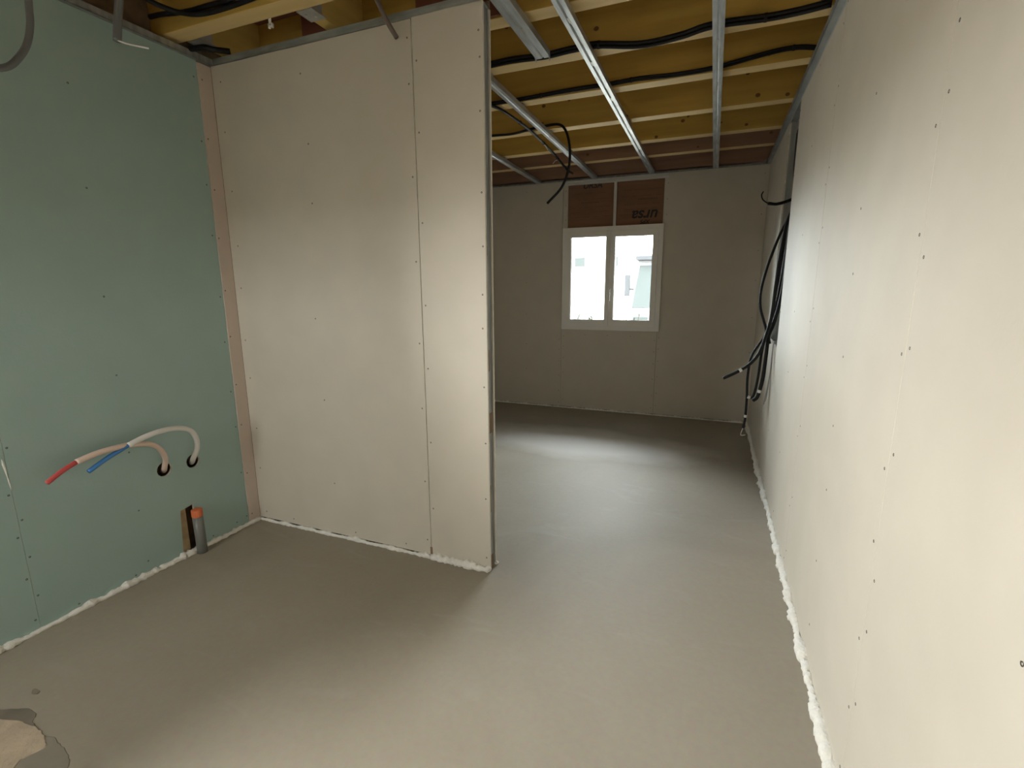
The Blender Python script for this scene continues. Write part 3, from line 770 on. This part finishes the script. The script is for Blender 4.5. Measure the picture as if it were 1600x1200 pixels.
J2 = [(-2.1, 2.676, 2.56), (-1.5, 2.676, 2.552), (-1.196, 2.676, 2.554), (-1.067, 2.676, 2.556), (-0.889, 2.676, 2.547), (-0.753, 2.676, 2.553), (-0.623, 2.676, 2.553), (-0.405, 2.676, 2.518), (-0.229, 2.676, 2.524), (-0.12, 2.676, 2.541), (-0.03, 2.676, 2.543), (0.142, 2.676, 2.534), (0.265, 2.676, 2.536), (0.381, 2.676, 2.545)]
def bundle(name, label, pts, offs, r, ties, group=None):
    t = thing(name, label, 'cable', pts[0], group)
    for dy, dz in offs:
        attach(tube('conduit', [(x, y + dy, z + dz) for x, y, z in pts], r, M_BLACK, n=6), t)
    cy = sum(d[0] for d in offs) / len(offs); cz = sum(d[1] for d in offs) / len(offs)
    for f in ties:
        q = path_at([(x, y + cy, z + cz) for x, y, z in pts], f, 0.012)
        bm = bmesh.new(); tube_bm(bm, q, r + max(abs(o[1] - cz) for o in offs) + 0.003, 8)
        attach(finish('cable_tie', bm, M_BLACK), t)
    return t
bundle('cable_bundle', 'thick black cable bundle along the joist under the broken-off rail', J2, [(0, 0), (-0.005, 0.015)], 0.009, (0.35, 0.6, 0.9))
J3 = [(-2.1, 3.197, 2.57), (-1.438, 3.197, 2.556), (-1.149, 3.197, 2.556), (-0.94, 3.197, 2.562), (-0.65, 3.197, 2.563), (-0.478, 3.197, 2.566), (-0.265, 3.197, 2.557), (-0.065, 3.197, 2.562), (0.184, 3.197, 2.592), (0.318, 3.197, 2.597), (0.429, 3.197, 2.576)]
bundle('cable_bundle', 'slim black cable along the joist beyond the thick bundle', J3, [(0, 0), (-0.004, 0.010)], 0.007, (0.4, 0.62, 0.95))
DG = [(-1.52, 2.80, 2.536), (-1.416, 3.15, 2.536), (-1.38, 3.267, 2.534), (-1.358, 3.528, 2.533), (-1.355, 3.836, 2.533), (-1.38, 4.358, 2.534), (-1.437, 5.052, 2.536), (-1.45, 5.3, 2.55)]
t = bundle('cable_bundle', 'black cable bundle crossing under the joists towards the window wall', DG, [(-0.009, 0.0), (0.009, 0.002)], 0.0095, (0.3, 0.52, 0.72))
for f, dx, dz in ((0.52, 0.03, -0.05), (0.72, -0.05, -0.035)):
    p = path_at(DG, f, 0.01)[1]
    attach(tube('tie_tail', [tuple(p + Vector((0, 0, -0.010))), tuple(p + Vector((dx * .5, 0, -0.02))), tuple(p + Vector((dx, 0.02, dz)))], 0.0022, M_TAPE, n=4, sides=6), t)
LP = [(-2.1, 3.77, 2.56), (-1.694, 3.76, 2.541), (-1.506, 3.76, 2.535), (-1.35, 3.76, 2.552), (-1.25, 3.76, 2.56), (-1.127, 3.73, 2.548), (-1.067, 3.71, 2.489), (-1.036, 3.7, 2.378), (-1.039, 3.7, 2.247), (-1.09, 3.7, 2.11), (-1.203, 3.7, 2.0)]
t = thing('black_cable', 'loose black cable curling down from the ceiling in front of the brown panels', 'cable', LP[1])
attach(tube('conduit', LP, 0.0095, M_BLACK), t)

# cables around the upper left corner
T1 = [(-2.47, 1.72, 2.60), (-2.389, 1.727, 2.60), (-2.286, 1.752, 2.60), (-2.155, 1.757, 2.60), (-2.003, 1.753, 2.595), (-1.833, 1.739, 2.60), (-1.5, 1.74, 2.62), (-1.0, 1.745, 2.63)]
T2 = [(-2.36, 1.50, 2.64), (-2.343, 1.617, 2.605), (-2.319, 1.69, 2.595), (-2.27, 1.735, 2.585), (-2.177, 1.757, 2.575), (-2.008, 1.757, 2.572), (-1.828, 1.757, 2.580), (-1.5, 1.757, 2.60), (-1.0, 1.757, 2.61)]
cable('black_cable', 'upper of two black conduits beside the front joist at top left', T1, r=0.0105)
cable('black_cable', 'lower drooping black conduit beside the front joist at top left', T2, r=0.0105)
CB2 = [(-2.46, 1.89, 2.534), (-2.40, 1.90, 2.533), (-2.371, 1.906, 2.532), (-2.352, 1.935, 2.532), (-2.30, 1.985, 2.534)]
cable('black_cable', 'black conduit stub in the ceiling corner above the pinkish strip', CB2, r=0.013)
LCP = [(-2.3, 1.19, 2.76), (-2.3, 1.182, 2.55), (-2.3, 1.179, 2.43), (-2.3, 1.173, 2.358), (-2.3, 1.167, 2.296), (-2.3, 1.147, 2.227), (-2.3, 1.114, 2.17), (-2.3, 1.077, 2.13), (-2.3, 1.02, 2.11), (-2.3, 0.95, 2.13)]
cable('grey_cable', 'grey cable curling down in front of the green wall at the far left', LCP, r=0.011, m=M_GREYC)
LCN = [(-2.25, 1.50, 2.76), (-2.25, 1.463, 2.571), (-2.25, 1.452, 2.5), (-2.25, 1.435, 2.414), (-2.25, 1.423, 2.343)]
cable('grey_conduit', 'straight grey conduit end hanging in front of the green wall', LCN, r=0.0145, m=M_GREYC, cat='conduit',
      bare=[(-2.245, 1.423, 2.345), (-2.22, 1.44, 2.335), (-2.17, 1.49, 2.33)])
PCN = [(-1.45, 1.93, 2.72), (-1.408, 1.93, 2.619), (-1.374, 1.94, 2.542), (-1.347, 1.955, 2.478), (-1.312, 1.965, 2.418)]
cable('brown_conduit', 'short dull conduit end hanging over the top of the partition', PCN, r=0.010, m=mat('dull_conduit', (0.16, 0.125, 0.11), 0.45), cat='conduit')

# ------------------------------------------------------------------ plumbing on the green wall
RED = [(-2.53, 1.520, 0.475), (-2.505, 1.513, 0.485), (-2.455, 1.488, 0.518), (-2.425, 1.479, 0.571), (-2.405, 1.449, 0.629), (-2.395, 1.402, 0.67), (-2.385, 1.319, 0.693), (-2.375, 1.25, 0.701), (-2.375, 1.176, 0.699), (-2.375, 1.103, 0.686), (-2.375, 0.998, 0.635)]
BLU = [(-2.53, 1.670, 0.470), (-2.505, 1.659, 0.479), (-2.455, 1.635, 0.515), (-2.425, 1.642, 0.572), (-2.405, 1.629, 0.634), (-2.395, 1.595, 0.685), (-2.385, 1.527, 0.714), (-2.375, 1.443, 0.723), (-2.375, 1.371, 0.715), (-2.375, 1.3, 0.697), (-2.375, 1.138, 0.632)]
t = thing('water_pipe', 'water pipe with red end curving out of the left hole', 'pipe', RED[1])
attach(tube('sheath', RED[:-1], 0.0125, M_SHEATHP), t)
attach(tube('pipe_end', [RED[-2], tuple((Vector(RED[-2]) + Vector(RED[-1])) / 2 + Vector((0, 0, 0.004))), RED[-1]], 0.0098, M_RED), t)['label'] = 'bare red pipe end'
t = thing('water_pipe', 'water pipe with blue end curving out of the right hole', 'pipe', BLU[1])
attach(tube('sheath', BLU[:-1], 0.0125, M_SHEATH), t)
attach(tube('pipe_end', [BLU[-2], tuple((Vector(BLU[-2]) + Vector(BLU[-1])) / 2 + Vector((0, 0, 0.004))), BLU[-1]], 0.0098, M_BLUE), t)['label'] = 'bare blue pipe end'
t = thing('drain_pipe', 'grey drain pipe with orange cap standing at the slot in the green wall', 'pipe', (-2.440, 1.607, 0))
bm = bmesh.new(); tube_bm(bm, [Vector((-2.440, 1.607, -0.01)), Vector((-2.440, 1.607, 0.1)), Vector((-2.441, 1.606, 0.205))], 0.025, 20)
attach(finish('pipe', bm, M_DRAIN, smooth=True), t)
bm = bmesh.new(); tube_bm(bm, [Vector((-2.441, 1.606, 0.205)), Vector((-2.441, 1.606, 0.209)), Vector((-2.441, 1.606, 0.243)), Vector((-2.441, 1.606, 0.246))], 0.026, 20, rfun=lambda i, k: (0.024, 0.0265, 0.0265, 0.022)[i])
attach(finish('cap', bm, M_ORANGE, smooth=False), t)['label'] = 'orange end cap'
o = boxes('wood_block', [(-2.525, -2.491, 1.515, 1.582, 0.0, 0.30)], mat('dusty_wood', (0.40, 0.30, 0.17), 0.9, var=0.25, scale=14), None, 0.002)
tag(o, 'brown timber batten seen inside the slot behind the drain pipe', 'batten')

# ------------------------------------------------------------------ outside
g = boxes('ground', [(-40, 40, YB + 0.14, 70, -0.32, -0.2), (-40, XL - 0.2, -40, YB + 0.14, -0.32, -0.2), (XL - 0.2, 40, -40, YR - 0.15, -0.32, -0.2)], M_GROUND)
tag(g, 'pale bare ground outside the window', kind='structure')
vx, vy, gz = -0.60, 10.0, -0.2
t = thing('parked_van', 'pale van seen through the right window pane', 'van', (vx, vy, gz))
def loft(sections, name, m):
    """sections: list of closed (x, z) loops at successive y"""
    bm = bmesh.new(); rings = []
    for y, lp in sections: rings.append([bm.verts.new((x, y, z)) for x, z in lp])
    n = len(rings[0])
    for a, b_ in zip(rings, rings[1:]):
        for i in range(n): bm.faces.new((a[i], a[(i + 1) % n], b_[(i + 1) % n], b_[i]))
    bm.faces.new(rings[0][::-1]); bm.faces.new(rings[-1])
    return finish(name, bm, m, None, 0.02)
def sec(hw, z0, z1, hw2): return [(vx - hw, z0), (vx + hw, z0), (vx + hw, (z0 + z1) / 2), (vx + hw2, z1), (vx - hw2, z1), (vx - hw, (z0 + z1) / 2)]
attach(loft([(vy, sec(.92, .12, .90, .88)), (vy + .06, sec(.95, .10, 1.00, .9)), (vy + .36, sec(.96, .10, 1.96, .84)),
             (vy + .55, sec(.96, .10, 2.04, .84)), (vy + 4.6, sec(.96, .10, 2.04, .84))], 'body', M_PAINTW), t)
def quad_slab(name, pts4, m, d=(0, -0.02, 0.004)):
    bm = bmesh.new()
    a = [bm.verts.new(p) for p in pts4]; b_ = [bm.verts.new(Vector(p) + Vector(d)) for p in pts4]
    bm.faces.new(a); bm.faces.new(b_[::-1])
    for i in range(4): bm.faces.new((a[i], a[(i + 1) % 4], b_[(i + 1) % 4], b_[i]))
    return attach(finish(name, bm, m), t)
quad_slab('windscreen', [(vx - .88, vy + .055, .98), (vx + .88, vy + .055, .98), (vx + .79, vy + .30, 1.80), (vx - .79, vy + .30, 1.80)], M_VGLASS)
quad_slab('grille', [(vx - .5, vy - .002, .55), (vx + .5, vy - .002, .55), (vx + .5, vy - .001, .75), (vx - .5, vy - .001, .75)], M_VTRIM)
quad_slab('bumper', [(vx - .9, vy - .03, .15), (vx + .9, vy - .03, .15), (vx + .9, vy - .02, .45), (vx - .9, vy - .02, .45)], M_VTRIM, (0, -.06, 0))
for s in (-1, 1):
    quad_slab('headlight', [(vx + s * .56, vy - .002, .62), (vx + s * .84, vy - .002, .62), (vx + s * .84, vy - .001, .80), (vx + s * .56, vy - .001, .80)], M_VGLASS)
    bm = bmesh.new(); add_box(bm, vx + s * 1.00 - .05, vx + s * 1.00 + .05, vy + .10, vy + .20, 1.20, 1.62); add_box(bm, vx + s * .93 - .05, vx + s * .93 + .05, vy + .14, vy + .18, 1.32, 1.36)
    attach(finish('mirror', bm, M_VTRIM, None, 0.01), t)
    for yy in (vy + .75, vy + 3.8):
        bm = bmesh.new()
        bmesh.ops.create_cone(bm, cap_ends=True, segments=24, radius1=.33, radius2=.33, depth=.2, matrix=Matrix.Translation((vx + s * .86, yy, gz + .33)) @ Matrix.Rotation(math.pi / 2, 4, 'Y'))
        attach(finish('wheel', bm, M_VTRIM), t)
bm = bmesh.new(); add_box(bm, vx - .86, vx + .86, vy + .16, vy + .34, 1.90, 1.985); attach(finish('sun_visor', bm, M_VTRIM, None, 0.01), t)
t = thing('house', 'far pale house seen through the left window pane', 'house', (-6.6, 26, gz))
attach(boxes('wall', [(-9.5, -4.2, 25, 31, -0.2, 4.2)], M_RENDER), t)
bm = bmesh.new()
v = [bm.verts.new(p) for p in ((-9.9, 24.6, 4.2), (-3.8, 24.6, 4.2), (-3.8, 31.4, 4.2), (-9.9, 31.4, 4.2), (-9.9, 28, 6.0), (-3.8, 28, 6.0))]
for q in ((0, 1, 5, 4), (2, 3, 4, 5), (0, 4, 3), (1, 2, 5), (3, 2, 1, 0)): bm.faces.new([v[i] for i in q])
attach(finish('roof', bm, M_TILE), t)
for x in (-6.65, -8.4, -5.0):
    f = attach(boxes('window', [(x, x + .62, 24.94, 25.0, 2.35, 2.9)], M_RENDER), t)
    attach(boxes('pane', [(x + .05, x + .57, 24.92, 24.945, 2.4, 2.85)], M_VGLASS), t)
for k, (x, y, h_) in enumerate(((-2.05, 7.9, 1.10), (-1.62, 7.4, 1.13), (-1.05, 7.2, 1.18), (-0.80, 7.8, 1.22))):
    t = thing('shrub', ('leafy shrub tip at the lower edge of the left pane', 'smaller leafy shrub tip beside the middle of the window', 'leafy shrub before the van in the right pane', 'taller leafy shrub at the right edge of the right pane')[k], 'shrub', (x, y, gz), 'shrubs outside the window')
    rnd = random.Random(k)
    bm = bmesh.new(); bl = bmesh.new()
    for s in range(7):
        p0 = Vector((x + rnd.uniform(-.05, .05), y + rnd.uniform(-.05, .05), gz)); p1 = Vector((x + rnd.uniform(-.10, .10), y + rnd.uniform(-.10, .10), h_ - 0.15 - rnd.uniform(0, .2)))
        tube_bm(bm, [p0, p0.lerp(p1, .5), p1], 0.006, 5)
        for l in range(16):
            c = p0.lerp(p1, rnd.uniform(.35, 1.0)); d = Vector((rnd.uniform(-1, 1), rnd.uniform(-1, 1), rnd.uniform(-.2, .9))).normalized()
            e = d.cross(Vector((0, 0, 1))).normalized() * 0.02
            q = [bl.verts.new(c), bl.verts.new(c + d * .05 + e), bl.verts.new(c + d * .11), bl.verts.new(c + d * .05 - e)]
            bl.faces.new(q)
    attach(finish('stem', bm, M_STEM), t)
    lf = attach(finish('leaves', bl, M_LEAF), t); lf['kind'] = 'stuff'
